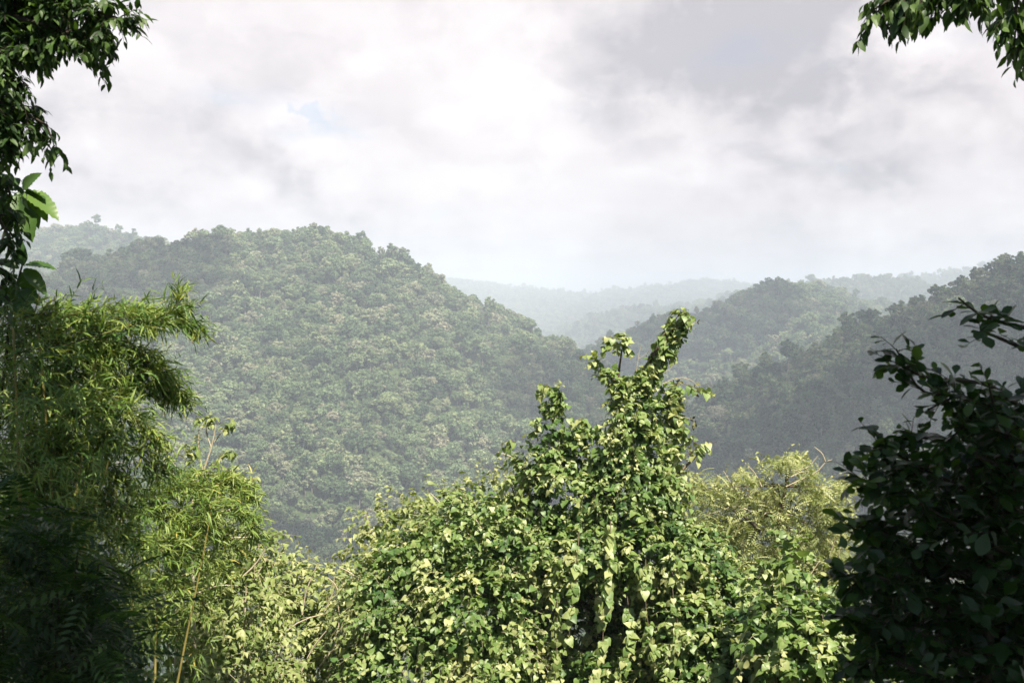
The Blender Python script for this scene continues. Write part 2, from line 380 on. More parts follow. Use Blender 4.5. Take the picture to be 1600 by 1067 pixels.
# running skyline along each bearing, to keep only the trees the view can show
front = (ang >= -36) & (ang <= 36); fa = np.radians(ang[front]); fz = GZ[:, front] / np.maximum(R_[:, front], 1e-3)
runmax = np.maximum.accumulate(np.where(R_[:, front] > 150, fz, -9), axis=0)
def in_view(x, y, z, top):
    r = np.hypot(x, y); a = np.arctan2(x, y)
    ai = np.clip(((a - fa[0]) / (fa[1] - fa[0])).round().astype(int), 0, len(fa) - 1); ri = np.clip(np.searchsorted(rad, r - 25) - 1, 0, len(rad) - 1)
    return ((z + top) / r > runmax[ri, ai] - .0005) & (np.abs(a) < math.radians(29.5)) & (z / r > -.40)

# ------------------------------------------------------------------ forest tree kinds
def crown_mesh(kind, seed):
    r = np.random.default_rng(seed); Ps, Ns = [], []
    if kind == 'round':   H, Rr, nl = r.uniform(9, 12), r.uniform(4.4, 6.4), 17
    elif kind == 'tall':  H, Rr, nl = r.uniform(15, 19), r.uniform(3.4, 4.6), 13
    elif kind == 'spread': H, Rr, nl = r.uniform(11, 14), r.uniform(6.5, 8.6), 20
    elif kind == 'column': H, Rr, nl = r.uniform(12, 16), r.uniform(2.2, 3.0), 11
    lob = []
    vr = {'round': 1.0, 'tall': 1.5, 'spread': .72, 'column': 2.3}[kind] * Rr; zc = H - vr
    nl = {'round': 30, 'tall': 26, 'spread': 36, 'column': 20}[kind]
    for i in range(nl):
        d = unit(r.normal(size=(1, 3)))[0]; d[2] = d[2] * .8 + .15; k = r.uniform(.55, .88)
        bump = 1 + .22 * math.sin(3 * math.atan2(d[1], d[0]) + seed) + .1 * r.normal()
        lob.append((d[0] * Rr * k * bump, d[1] * Rr * k * bump, zc + d[2] * vr * k * (1.05 if kind != 'spread' else 1.2), Rr * r.uniform(.20, .36) * (1.35 if kind == 'column' else 1)))
    for (x, y, z, lr) in lob:
        n = int(36 * lr ** 2 / 2.2) + 18; d = unit(r.normal(size=(n, 3)) + np.array([0, 0, .35]))
        Ps.append(np.array([x, y, z]) + d * lr * np.array([1, 1, .72]) * r.uniform(.70, 1.08, (n, 1))); Ns.append(unit(d + r.normal(size=(n, 3)) * .6))
    p = np.concatenate(Ps); n = np.concatenate(Ns); s = r.uniform(.26, .78, len(p))
    t1 = unit(np.cross(n, r.normal(size=n.shape))); t2 = np.cross(n, t1)
    V = np.stack([p - t1 * s[:, None], p - t2 * s[:, None] * .7 + n * .1, p + t1 * s[:, None], p + t2 * s[:, None] * .7 - n * .12], 1).reshape(-1, 3)
    return V, np.arange(len(V)), np.full(len(p), 4), H, lob
def trunk_wood(H, lob, seed, thick):
    r = np.random.default_rng(seed); w = Wood(); top = np.mean([l[2] for l in lob])
    tr = spline([(0, 0, -2.5), (r.normal() * .2, r.normal() * .2, top * .4), (r.normal() * .5, r.normal() * .5, top * .8), (lob[0][0] * .3, lob[0][1] * .3, top)], 8)
    w.tubes(tr, thick, thick * .5, 6)
    for l in lob[:6]:
        a = tr[5]; w.tubes(spline([a, (a + np.array(l[:3])) / 2 + np.array([0, 0, .4]), np.array(l[:3])], 5), thick * .42, thick * .15, 4)
    return w

KINDS_ = ['round'] * 6 + ['spread'] * 3 + ['tall'] * 3 + ['column'] * 2
PROTO = []
for i, k in enumerate(KINDS_):
    V, F, sz, H, lob = crown_mesh(k, 100 + i)
    PROTO.append((k, V, F, sz, H, trunk_wood(H, lob, 200 + i, {'round': .32, 'spread': .42, 'tall': .34, 'column': .26}[k])))

def scatter(y0, y1, cell, scale):
    xs = np.arange(-.62 * y1, .62 * y1, cell); ys = np.arange(y0, y1, cell); X, Y = np.meshgrid(xs, ys)
    X = (X + RNG.uniform(-.5, .5, X.shape) * cell).ravel(); Y = (Y + RNG.uniform(-.5, .5, Y.shape) * cell).ravel()
    k = np.abs(np.arctan2(X, Y)) < math.radians(29.5); X, Y = X[k], Y[k]; Z = hfun(X, Y)
    k = in_view(X, Y, Z, 16 * scale); return np.stack([X, Y, Z], -1)[k], np.full(k.sum(), scale)
sc_ = [scatter(230, 1300, 5.5, .82), scatter(1300, 2100, 8.0, .95), scatter(2100, 3400, 11, 1.05), scatter(3400, 5600, 17, 1.25)]
TP = np.concatenate([s[0] for s in sc_]); TS = np.concatenate([s[1] for s in sc_]) * np.clip(RNG.lognormal(-.14, .40, len(TP)) * (1 + .22 * vnoise(TP * np.array([1, 1, 0]), 61, 70)), .36, 2.1)
pa = (TP[:, 0] / TP[:, 1]) / K + 800      # photo column, only to sort trees by hill
rightside = (TP[:, 1] < 1150) & (pa > 1040 + (TP[:, 1] - 800) * 0)
w_main = np.array([1.0] * 6 + [.4] * 3 + [.35] * 3 + [.6] * 2); w_right = np.array([.6] * 6 + [.3] * 3 + [1.6] * 3 + [.9] * 2)
TV = np.where(rightside, RNG.choice(len(KINDS_), len(TP), p=w_right / w_right.sum()), RNG.choice(len(KINDS_), len(TP), p=w_main / w_main.sum()))
TR = RNG.uniform(0, 6.28, len(TP))

# the 300 trees that show largest are individuals
TH = np.array([p[4] for p in PROTO])[TV] * TS
show = TH * np.array([{'round': 11, 'spread': 15, 'tall': 9, 'column': 6}[p[0]] for p in PROTO])[TV] * TS / (TP[:, 1] ** 2)
def prow(x, y, z):                       # photo row of a point
    dep = y * CP - z * SP; u = y * SP + z * CP; return 533.5 - u / (K * dep)
trow = prow(TP[:, 0], TP[:, 1], TP[:, 2] + TH * .8); tcol = 800 + TP[:, 0] / (K * (TP[:, 1] * CP - TP[:, 2] * SP))
edge = np.interp(tcol, [0, 220, 300, 380, 430, 500, 560, 700, 790, 850, 960, 1080, 1120, 1300, 1340, 1500, 1600], [480, 480, 640, 740, 850, 890, 850, 780, 720, 640, 560, 560, 700, 730, 700, 520, 480])
clear = (trow < edge) & (tcol > 20) & (tcol < 1590) & (trow > 340)
ridge_top = np.zeros(len(TP), bool)
order = np.argsort(-np.where(clear, show, 0))
ind = order[:300]; is_ind = np.zeros(len(TP), bool); is_ind[ind] = True
proto_objs = {}
LAB = {'round': 'rounded grey-green rainforest tree crown', 'spread': 'wide flat-topped rainforest tree', 'tall': 'tall slender tree on a pale trunk', 'column': 'narrow columnar rainforest tree'}
def forest_label(k, x, y):
    where = 'in the forest of the shaded right hillside' if x > .12 * y else 'in the forest of the big left hill'
    return LAB[k] + ' ' + where
for i in ind:
    v = int(TV[i]); k, V, F, sz, H, wd = PROTO[v]; x, y, z = TP[i]
    th = bpy.data.objects.new('forest_tree', None); COL.objects.link(th)
    th.location = (x, y, z); th.rotation_euler = (0, 0, TR[i]); th.scale = (TS[i],) * 3
    th['label'] = forest_label(k, x, y); th['category'] = 'tree'; th['group'] = 'forest trees on the ' + ('right' if x > .12 * y else 'left') + ' hillside'
    if v not in proto_objs:
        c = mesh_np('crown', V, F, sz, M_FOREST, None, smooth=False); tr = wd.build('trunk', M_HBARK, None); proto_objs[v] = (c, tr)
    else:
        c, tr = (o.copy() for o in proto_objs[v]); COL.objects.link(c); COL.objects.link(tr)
    c.parent = th; tr.parent = th
print('forest trees', len(TP), 'individual', len(ind), 'kinds', sorted(proto_objs))

def forest_nodes():
    ng = bpy.data.node_groups.new('forest_scatter', 'GeometryNodeTree')
    ng.interface.new_socket('Geometry', in_out='INPUT', socket_type='NodeSocketGeometry'); ng.interface.new_socket('Geometry', in_out='OUTPUT', socket_type='NodeSocketGeometry')
    g = NT(ng); gi = g.add('NodeGroupInput'); go = g.add('NodeGroupOutput'); J = g.add('GeometryNodeJoinGeometry')
    def attr(nm, typ):
        a = g.add('GeometryNodeInputNamedAttribute', data_type=typ); a.inputs['Name'].default_value = nm; return [o for o in a.outputs if o.enabled][0]
    va, rot, scl = attr('variant', 'INT'), attr('spin', 'FLOAT'), attr('size', 'FLOAT')
    cr = g.add('ShaderNodeCombineXYZ'); g.l.new(rot, cr.inputs[2])
    for v, (c, tr) in proto_objs.items():
        j = g.add('GeometryNodeJoinGeometry')
        for ob in (c, tr):
            oi = g.add('GeometryNodeObjectInfo', transform_space='ORIGINAL'); oi.inputs['Object'].default_value = ob; oi.inputs['As Instance'].default_value = True
            g.l.new(oi.outputs['Geometry'], j.inputs[0])
        cmp_ = g.add('FunctionNodeCompare', data_type='INT', operation='EQUAL'); g.l.new(va, cmp_.inputs[2]); cmp_.inputs[3].default_value = v
        ip = g.add('GeometryNodeInstanceOnPoints'); g.l.new(gi.outputs[0], ip.inputs['Points']); g.l.new(cmp_.outputs[0], ip.inputs['Selection'])
        g.l.new(j.outputs[0], ip.inputs['Instance']); g.l.new(cr.outputs[0], ip.inputs['Rotation']); g.l.new(scl, ip.inputs['Scale'])
        g.l.new(ip.outputs[0], J.inputs[0])
    g.l.new(J.outputs[0], go.inputs[0]); return ng
FN = forest_nodes()
avail = np.array(sorted(proto_objs))
TV = np.where(np.isin(TV, avail), TV, avail[TV % len(avail)])
def forest(name, mask, label):
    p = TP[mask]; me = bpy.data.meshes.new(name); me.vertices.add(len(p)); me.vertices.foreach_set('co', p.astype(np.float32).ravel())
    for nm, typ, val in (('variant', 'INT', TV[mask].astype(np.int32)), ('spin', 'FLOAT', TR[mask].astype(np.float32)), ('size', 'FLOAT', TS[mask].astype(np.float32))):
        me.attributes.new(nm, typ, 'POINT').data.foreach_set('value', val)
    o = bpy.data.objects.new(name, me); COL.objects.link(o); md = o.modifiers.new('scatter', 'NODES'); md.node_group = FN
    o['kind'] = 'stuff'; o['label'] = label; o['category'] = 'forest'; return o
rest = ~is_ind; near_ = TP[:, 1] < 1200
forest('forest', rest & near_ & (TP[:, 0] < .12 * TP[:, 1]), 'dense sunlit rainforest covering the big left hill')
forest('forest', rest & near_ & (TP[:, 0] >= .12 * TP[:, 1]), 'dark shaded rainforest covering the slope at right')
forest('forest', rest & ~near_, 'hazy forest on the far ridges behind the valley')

# ------------------------------------------------------------------ clouds that shade parts of the hills (overhead, beyond the frame)
def cloud_bits():
    VV, FF = [], []; base = 0
    import bmesh
    bm = bmesh.new(); bmesh.ops.create_icosphere(bm, subdivisions=4, radius=1.0); bm.verts.ensure_lookup_table()
    sv = np.array([v.co[:] for v in bm.verts]); sf = np.array([[v.index for v in f.verts] for f in bm.faces]); bm.free()
    for (px, py, D, rx, ry, sd_) in CLOUDS:
        c = P(px, py, D); tt = (760 - c[2]) / SUN[2]; c = c + SUN * tt
        k = 1 + .28 * vnoise(sv, sd_, 1.1) + .16 * vnoise(sv, sd_ + 1, .4)
        v = sv * k[:, None] * np.array([rx, ry, min(rx, ry) * .4]); v[:, 2] = np.where(v[:, 2] < 0, v[:, 2] * .35, v[:, 2])
        VV.append(v + c); FF.append(sf + base); base += len(sv)
    return np.concatenate(VV), np.concatenate(FF)
CLOUDS = [(1330, 700, 640, 150, 130, 47), (1330, 620, 800, 250, 210, 31), (1070, 520, 1480, 160, 120, 33), (470, 840, 600, 105, 75, 35), (120, 440, 960, 120, 110, 37)]
m, q, o_, b = principled('cloud_white'); b.inputs['Base Color'].default_value = (.85, .85, .87, 1); b.inputs['Roughness'].default_value = 1
tp = q.add('ShaderNodeBsdfTransparent'); mx = q.add('ShaderNodeMixShader'); mx.inputs[0].default_value = .62
q.l.new(b.outputs[0], mx.inputs[1]); q.l.new(tp.outputs[0], mx.inputs[2]); q.l.new(mx.outputs[0], o_.inputs[0])
V, F = cloud_bits()
cl = mesh_np('clouds', V, F.ravel(), np.full(len(F), 3), m); cl['kind'] = 'stuff'; cl['label'] = 'white cumulus clouds drifting above the hills'; cl['category'] = 'clouds'

# ------------------------------------------------------------------ haze
hz = 170.0; lo = float(GZ.min()) - 1.0
hx, hy0, hy1 = 7200, -7200, 7200
hv = np.array([(x, y, z) for z in (lo, hz) for y in (hy0, hy1) for x in (-hx, hx)], float)
hf = np.array([(0, 2, 3, 1), (4, 5, 7, 6), (0, 1, 5, 4), (2, 6, 7, 3), (0, 4, 6, 2), (1, 3, 7, 5)])
m = bpy.data.materials.new('haze_air'); m.use_nodes = True; q = NT(m.node_tree); q.n.clear(); o_ = q.add('ShaderNodeOutputMaterial')
pv = q.add('ShaderNodeVolumePrincipled'); pv.inputs['Color'].default_value = (.78, .875, 1.0, 1); pv.inputs['Density'].default_value = 3.6e-4; pv.inputs['Anisotropy'].default_value = 0.0
q.l.new(pv.outputs[0], o_.inputs['Volume']); m.cycles.homogeneous_volume = True
haze = mesh_np('haze', hv, hf.ravel(), np.full(6, 4), m, smooth=False); haze['kind'] = 'stuff'; haze['label'] = 'pale humid haze filling the valley'; haze['category'] = 'haze'

# ------------------------------------------------------------------ foreground plants
def ground(x, y): return float(hfun(np.array([x]), np.array([y]))[0])
def root(px, D, name, label, cat, group=None):
    w = P(px, 1067, D); return thing(name, label, cat, (w[0], w[1], ground(w[0], w[1])), group)

def blob_pts(blobs, dens, shell=(.80, 1.06), gap=-9, seed=3, keep_inner=.72):
    """points and outward normals on a union of ellipsoids given as (px,py,rx,ry,D,depth_radius)"""
    C = np.array([P(b[0], b[1], b[4]) for b in blobs]); Rr = np.array([(b[2] * K * b[4], b[5], b[3] * K * b[4]) for b in blobs])
    PP, NN = [], []
    for i in range(len(blobs)):
        rx, ry, rz = Rr[i]; area = 4 * math.pi * ((rx * ry) ** 1.6 + (rx * rz) ** 1.6 + (ry * rz) ** 1.6) ** (1 / 1.6) / 3 ** (1 / 1.6)
        n = int(area * dens); d = unit(rv(n)); d = d[(d[:, 1] < .45)]; n = len(d)
        p = C[i] + d * Rr[i] * RNG.uniform(*shell, (n, 1)); nn = unit(d / Rr[i])
        ok = np.ones(n, bool)
        for j in range(len(blobs)):
            if j != i: ok &= (((p - C[j]) / Rr[j]) ** 2).sum(-1) > keep_inner ** 2
        PP.append(p[ok]); NN.append(nn[ok])
    p = np.concatenate(PP); n = np.concatenate(NN)
    if gap > -5:
        k = vnoise(p, seed, .55) + .5 * vnoise(p, seed + 1, .2) > gap; p, n = p[k], n[k]
    return p, n

def drape(L, Wd, blobs, dens, tmpl, size, tone, n=6, length=.28, gap=-.55, seed=3, down=.75, twig=.003, width=1.0, inner=True, jit=.3):
    p, nm = blob_pts(blobs, dens, gap=gap, seed=seed)
    tn = nm.copy(); dr = np.array([0, 0, -1.]) - (tn * np.array([0, 0, -1.])).sum(-1, keepdims=True) * tn
    d = unit(unit(dr) * down + nm * .7 + rv(len(p), .38))
    ta = tone[0] + (tone[1] - tone[0]) * np.clip(.5 + .30 * vnoise(p, seed + 7, .7) + RNG.uniform(-.32, .32, len(p)), 0, 1)
    sprigs(L, Wd, p, d, length * RNG.uniform(.6, 1.3, len(p)), n, tmpl, size, .85, .3, .22, 1.15, ta, twig, jit, width, face=nm * .45)
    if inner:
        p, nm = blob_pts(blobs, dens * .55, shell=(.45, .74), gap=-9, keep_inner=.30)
        sprigs(L, None, p, unit(nm + rv(len(p), .5)), length, n, tmpl, size * 1.15, .8, .2, .3, 1., (tone[0] * .5, tone[1] * .6), 0, .4, width)  # inner leaves get darker tones: shade of the mass put into their colour

# ---- the vine-smothered tree in the middle
vt = root(940, 13.5, 'vine_tree', 'tall tree smothered in heart-leaved vines with two leafy spires, in the middle', 'tree')
DV = 13.5
vl = vt.location
trw = Wood()
trunk = spline([(vl.x, vl.y, vl.z - .4), P(930, 1010, DV + .3), P(945, 860, DV + .2), P(965, 740, DV + .15), P(985, 640, DV + .1), P(1012, 570, DV), P(1040, 530, DV - .05), P(1060, 500, DV - .05)], 24)
trw.tubes(trunk, .15, .012, 8); trw.build('trunk', M_BARK, vt)
for pts in ([(948, 850, .2), (900, 760, .1), (868, 690, 0), (862, 620, 0)], [(975, 690, .15), (965, 610, .1), (972, 545, 0)], [(940, 880, .3), (1000, 800, -.2), (1060, 740, -.2), (1110, 690, 0)],
            [(985, 640, .1), (955, 590, 0), (932, 562, 0)], [(935, 960, .3), (840, 890, 0), (800, 760, 0)]):
    lw = Wood(); lw.tubes(spline([P(a, b_, DV + c) for a, b_, c in pts], 10), .05, .008, 5); lw.build('limb', M_BARK, vt)
VS = [(1060, 498, 11, 9, DV, .09), (1056, 515, 14, 10, DV, .11), (1046, 538, 10, 13, DV, .09), (1032, 556, 8, 12, DV, .07), (1020, 574, 9, 13, DV, .08), (1008, 594, 15, 14, DV, .12), (966, 531, 11, 6, DV, .08), (972, 548, 4, 9, DV, .04), (938, 572, 9, 5, DV, .06),
      (955, 588, 12, 5, DV, .07), (980, 604, 22, 10, DV, .16), (866, 607, 10, 7, DV, .08), (864, 630, 13, 14, DV, .10), (1045, 618, 14, 16, DV, .12), (1056, 650, 8, 12, DV, .08)]
VB = [(985, 632, 28, 20, DV, .24), (988, 662, 40, 28, DV, .34), (1014, 645, 20, 24, DV, .2), (1004, 705, 60, 48, DV, .5), (866, 664, 16, 20, DV, .16), (930, 700, 52, 30, DV, .38), (842, 718, 29, 24, DV, .27),
      (888, 768, 74, 62, DV, .6), (985, 775, 80, 74, DV, .72), (822, 806, 26, 34, DV, .26),
      (900, 862, 140, 40, DV - .45, .75), (1010, 858, 105, 44, DV - .5, .8), (790, 880, 60, 44, DV - .3, .6), (1090, 880, 50, 40, DV - .4, .6),
      (880, 980, 150, 100, DV + .55, .8), (1010, 1000, 130, 110, DV + .5, .8), (1060, 960, 70, 50, DV - .35, .6), (820, 990, 60, 50, DV - .3, .5), (960, 1060, 90, 40, DV - .7, .5)]
L = Leaves(); Tw = Wood()
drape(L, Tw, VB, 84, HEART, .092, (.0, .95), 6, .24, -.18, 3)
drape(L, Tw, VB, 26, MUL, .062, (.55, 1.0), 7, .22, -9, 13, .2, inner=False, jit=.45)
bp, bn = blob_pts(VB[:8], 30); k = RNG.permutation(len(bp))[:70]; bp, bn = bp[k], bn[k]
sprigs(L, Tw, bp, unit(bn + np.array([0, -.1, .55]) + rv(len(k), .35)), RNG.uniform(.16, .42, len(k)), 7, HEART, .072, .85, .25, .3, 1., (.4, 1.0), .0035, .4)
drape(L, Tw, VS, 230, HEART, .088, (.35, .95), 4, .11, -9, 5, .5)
f = L.build('foliage', M_VINE, vt); Tw.build('vine_stem', M_BARK, vt)
# loose sprays breaking the outline
for (a, b_, c, d_) in ((1050, 600, 1100, 612), (1045, 650, 1078, 690), (1040, 672, 1105, 705), (935, 575, 925, 556), (860, 610, 852, 604), (806, 690, 792, 700), (1060, 720, 1120, 690), (840, 690, 838, 660), (1055, 500, 1072, 488), (1040, 520, 1022, 548),
                     (965, 530, 950, 535), (1050, 640, 1066, 668), (1036, 612, 1062, 640), (806, 740, 790, 752), (920, 668, 905, 655)):
    L = Leaves(); Tw = Wood(); cv = spline([P(a, b_, DV - .15), P((a + c) / 2, (b_ + d_) / 2 - 5, DV - .2), P(c, d_, DV - .2)], 6)
    Tw.tubes(cv, .006, .003, 4); bp, tg, u = along(cv, 4, .15, 1)
    sprigs(L, Tw, bp, tg + rv(4, .5) + np.array([0, 0, -.3]), .16, 4, HEART, .105, .8, .3, .5, 1., (.4, .95), .003)
    st_ = Tw.build('side_shoot', M_BARK, vt); L.build('foliage', M_VINE, st_)
# dry stalks and seed heads standing out on the right
def stalk(pts, D, r=.006, mat=M_TWIG, name='dry_stalk', par=vt):
    w = Wood(); w.tubes(spline([P(a, b_, D) for a, b_ in pts], 8), r, r * .5, 4); return w.build(name, mat, par)
def seed_head(px, py, D, r, par=vt, n=9):
    L_ = Leaves(); c = P(px, py, D); p = c + rv(n, r * .5); L_.add(OBOV, p, rv(n) + np.array([0, 0, -.4]), rv(n), np.full(n, r * 1.5), RNG.uniform(.2, .8, n)); return L_.build('seed_head', M_SEED, par)
stalk([(1035, 600), (1060, 590), (1080, 594), (1090, 605)], DV - .2); seed_head(1091, 608, DV - .2, .06)
seed_head(1057, 596, DV - .2, .045)
stalk([(1045, 648), (1070, 652), (1085, 656)], DV - .2, .005); seed_head(1085, 660, DV - .2, .05)
stalk([(994, 580), (998, 555), (1001, 541)], DV - .1); stalk([(999, 560), (1006, 556), (1010, 552)], DV - .1, .004); seed_head(1010, 552, DV - .1, .018, n=5)
stalk([(1068, 520), (1082, 506), (1092, 502)], DV - .1, .005); seed_head(1092, 503, DV - .1, .022, n=5)
stalk([(1030, 585), (1045, 578), (1052, 572)], DV - .1, .004)
# vines hanging in strings down the front
for (a, y0, y1) in ((905, 830, 1000), (955, 800, 960), (1010, 840, 1040), (870, 900, 1060), (1050, 850, 1010), (980, 930, 1067), (930, 920, 1067)):
    cv = spline([P(a, y0, DV - 1.0), P(a + RNG.normal() * 8, (y0 + y1) / 2, DV - 1.35), P(a + RNG.normal() * 12, y1, DV - 1.5)], 10)
    hw = Wood(); hw.tubes(cv, .006, .004, 4); hv_ = hw.build('hanging_vine', M_BARK, vt)
    L = Leaves(); bp, tg, u = along(cv, 26, 0, 1)
    sprigs(L, None, bp, tg * .4 + rv(26, .5) + np.array([0, -.5, -.2]), .07, 2, HEART, .115, .7, .2, .6, .6, (.35, .95), 0, face=np.array([.1, -.7, .2]))
    L.build('foliage', M_VINE, hv_)

# ---- mound-like shrubs around it
def shrub(name, label, rootpx, D, blobs, tmpl, size, tone, mat, dens, n=6, length=.3, gap=-.5, seed=9, stems=5, bark=M_TWIG, group=None, cat='shrub', down=.35, width=1.0, twigs=(), shoots=0, jit=.3):
    th = root(rootpx, D, name, label, cat, group); l = th.location
    for i in range(stems):
        b_ = blobs[i % len(blobs)]; tip = P(b_[0] + RNG.normal() * b_[2] * .35, b_[1] - b_[3] * .6, b_[4] + RNG.normal() * .2)
        st = Wood(); r0 = np.array([l.x + RNG.normal() * .1, l.y + RNG.normal() * .1, l.z - .2])
        cv = spline([r0, r0 * .55 + tip * .45 + np.array([RNG.normal() * .15, 0, .1]), tip], 10); st.tubes(cv, .035, .008, 5)
        bp, tg, u = along(cv, 7, .5, .95); d = unit(tg + rv(7, .7)); q_ = np.linspace(0, 1, 4)[None, :, None]
        st.tubes(bp[:, None] + d[:, None] * q_ * RNG.uniform(.2, .6, (7, 1, 1)) + np.array([0, 0, .1]) * q_ ** 2, .010, .003, 3)
        st.build('stem', bark, th)
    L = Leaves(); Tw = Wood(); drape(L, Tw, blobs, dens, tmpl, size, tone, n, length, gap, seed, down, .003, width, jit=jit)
    if shoots:                           # upright leafy shoots over the top
        p, nm = blob_pts(blobs, dens); k = np.argsort(-(nm[:, 2] + RNG.uniform(0, .5, len(p))))[:shoots]; bp = p[k]
        d = unit(np.array([0, 0, 1.]) + nm[k] * .5 + rv(len(k), .25)); sprigs(L, Tw, bp, d, length * RNG.uniform(.9, 1.7, len(k)), n + 2, tmpl, size, .9, .12, .35, 1., (tone[0], min(1, tone[1] + .1)), .004, jit, width)
    L.build('foliage', mat, th); Tw.build('twig', bark, th)
    for tw in twigs: stalk(tw, D - 1.0, .012, M_TWIG, 'bare_twig', th)
    return th

shrub('vine_covered_shrub', 'sprawling shrub under pale heart-leaved vines left of the tall vine tree', 690, 13.2,
      [(740, 850, 90, 70, 13.2, .8), (670, 880, 80, 60, 13.1, .8), (620, 940, 80, 80, 13, .8), (740, 960, 120, 100, 12.8, 1.0), (640, 1040, 110, 90, 12.7, .9), (770, 1050, 90, 90, 12.6, .9)], HEART, .084, (.1, 1.0), M_VINE, 84, gap=-.22, seed=21, jit=.42)
shrub('vine_covered_shrub', 'vine-draped shrub with large drooping leaves right of the tall vine tree', 1150, 12.6,
      [(1075, 885, 55, 60, 13.2, .7), (1125, 945, 70, 50, 12.9, .7), (1105, 985, 100, 70, 12.7, .9), (1180, 1025, 90, 70, 12.5, .8), (1130, 1060, 120, 80, 12.3, .9)], HEART, .092, (.05, .95), M_VINE, 76, gap=-.22, seed=23)
shrub('mulberry_shrub', 'light small-leaved shrub with pale bare twigs behind the vine mound left of the tall tree', 700, 15.5,
      [(590, 815, 26, 18, 15.5, .3), (640, 830, 40, 26, 15.5, .4), (668, 795, 32, 20, 15.5, .35), (720, 800, 44, 24, 15.5, .4), (760, 775, 32, 26, 15.5, .35), (590, 870, 44, 44, 15.3, .5), (680, 860, 80, 50, 15.5, .7), (780, 830, 50, 60, 15.5, .6)],
      MUL, .105, (.35, .9), M_SHRUB, 40, 7, .3, -.5, 25, 8, shoots=60, twigs=[((700, 830), (690, 790), (672, 770)), ((760, 840), (730, 790), (712, 768)), ((810, 720), (795, 712), (778, 706))])
shrub('mulberry_shrub', 'dark leaved bushy sapling with large hanging leaves in front of the feathery tree', 1240, 11.5,
      [(1232, 872, 28, 18, 11.5, .25), (1222, 900, 24, 26, 11.5, .25), (1250, 965, 56, 44, 11.4, .5), (1290, 1000, 50, 60, 11.4, .5), (1215, 1000, 50, 50, 11.2, .5), (1270, 1060, 80, 60, 11, .6)], HEART, .105, (.2, .9), M_VINE, 56, 6, .32, -.4, 27, 4, shoots=25)
shrub('thicket_shrub', 'sunlit rounded shrub with dead twigs poking up at the notch of the valley', 440, 14.5,
      [(440, 900, 40, 30, 14.5, .5), (400, 930, 70, 50, 14.4, .7), (490, 930, 60, 40, 14.5, .6), (530, 980, 70, 60, 14.3, .7), (430, 1000, 100, 70, 14.2, .8), (520, 1060, 90, 60, 14, .8), (380, 1050, 90, 60, 14, .8)],
      MUL, .095, (.3, 1.0), M_SHRUB, 62, 6, .3, -.5, 29, 6, shoots=40,
      twigs=[((472, 960), (478, 925), (490, 895), (498, 880)), ((505, 960), (520, 925), (522, 900)), ((530, 940), (525, 915), (512, 902)), ((560, 905), (545, 893), (530, 886)), ((400, 900), (420, 870), (436, 855)), ((400, 880), (404, 855), (402, 842)), ((430, 1000), (470, 970), (520, 955), (560, 940))])
shrub('thicket_shrub', 'leafy shrub tangled with white branches below the bright bamboo', 330, 12.5,
      [(330, 860, 70, 40, 12.6, .6), (390, 870, 40, 40, 12.6, .5), (300, 930, 90, 60, 12.5, .7), (370, 960, 70, 60, 12.4, .7), (270, 1010, 90, 70, 12.2, .7), (350, 1050, 100, 60, 12, .8)],
      MUL, .09, (.2, .9), M_SHRUB, 62, 6, .3, -.35, 31, 7, shoots=20,
      twigs=[((210, 1067), (220, 1000), (225, 930), (222, 890)), ((273, 1040), (276, 980), (273, 940)), ((300, 930), (340, 915), (372, 915)), ((215, 910), (235, 925), (245, 940)), ((345, 800), (380, 790), (412, 770)), ((360, 840), (395, 838), (412, 825)), ((380, 900), (400, 880), (418, 852))])
shrub('thicket_shrub', 'dry brownish tangle of twigs and small leaves between the two green mounds', 560, 13.6,
      [(560, 960, 50, 40, 13.6, .4), (545, 1010, 50, 50, 13.5, .4), (570, 1050, 60, 50, 13.4, .4)], MUL, .09, (.5, 1.0), M_SHRUB, 26, 5, .3, -.2, 33, 10,
      twigs=[((500, 1040), (540, 990), (580, 960), (610, 945)), ((520, 1020), (530, 970), (528, 945)), ((540, 985), (575, 980), (600, 978)), ((470, 1050), (490, 1010), (510, 985))])

# ---- young sapling with whitish stems against the forest
sp = root(322, 11.5, 'sapling', 'slim young tree with whitish stems and few pale leaves, just right of the bamboo', 'tree'); l = sp.location
main = spline([(l.x, l.y, l.z - .2), P(300, 860, 11.5), P(312, 760, 11.5), P(330, 700, 11.5), P(338, 660, 11.5)], 16); w = Wood(); w.tubes(main, .022, .005, 6); w.build('trunk', M_TWIG, sp)
L = Leaves(); w = Wood(); tips = []
for pts in (((312, 760), (300, 720), (296, 700)), ((318, 740), (310, 700), (312, 655)), ((320, 745), (345, 715), (360, 708)), ((308, 775), (275, 730), (255, 700), (252, 690)), ((335, 690), (350, 670), (362, 660)), ((300, 800), (350, 770), (385, 755), (405, 742)), ((325, 730), (360, 735), (375, 745)), ((330, 700), (322, 670), (330, 652)), ((305, 780), (280, 760), (262, 715))):
    cv = spline([P(a, b_, 11.5) for a, b_ in pts], 8); w.tubes(cv, .008, .003, 4); bp, tg, u = along(cv, 11, .45, 1.0)
    sprigs(L, w, bp, tg + rv(11, .6), .08, 4, MUL, .085, .9, .2, .5, 1., (.3, .8), .002)
w.build('branch', M_TWIG, sp); L.build('foliage', M_SHRUB, sp)

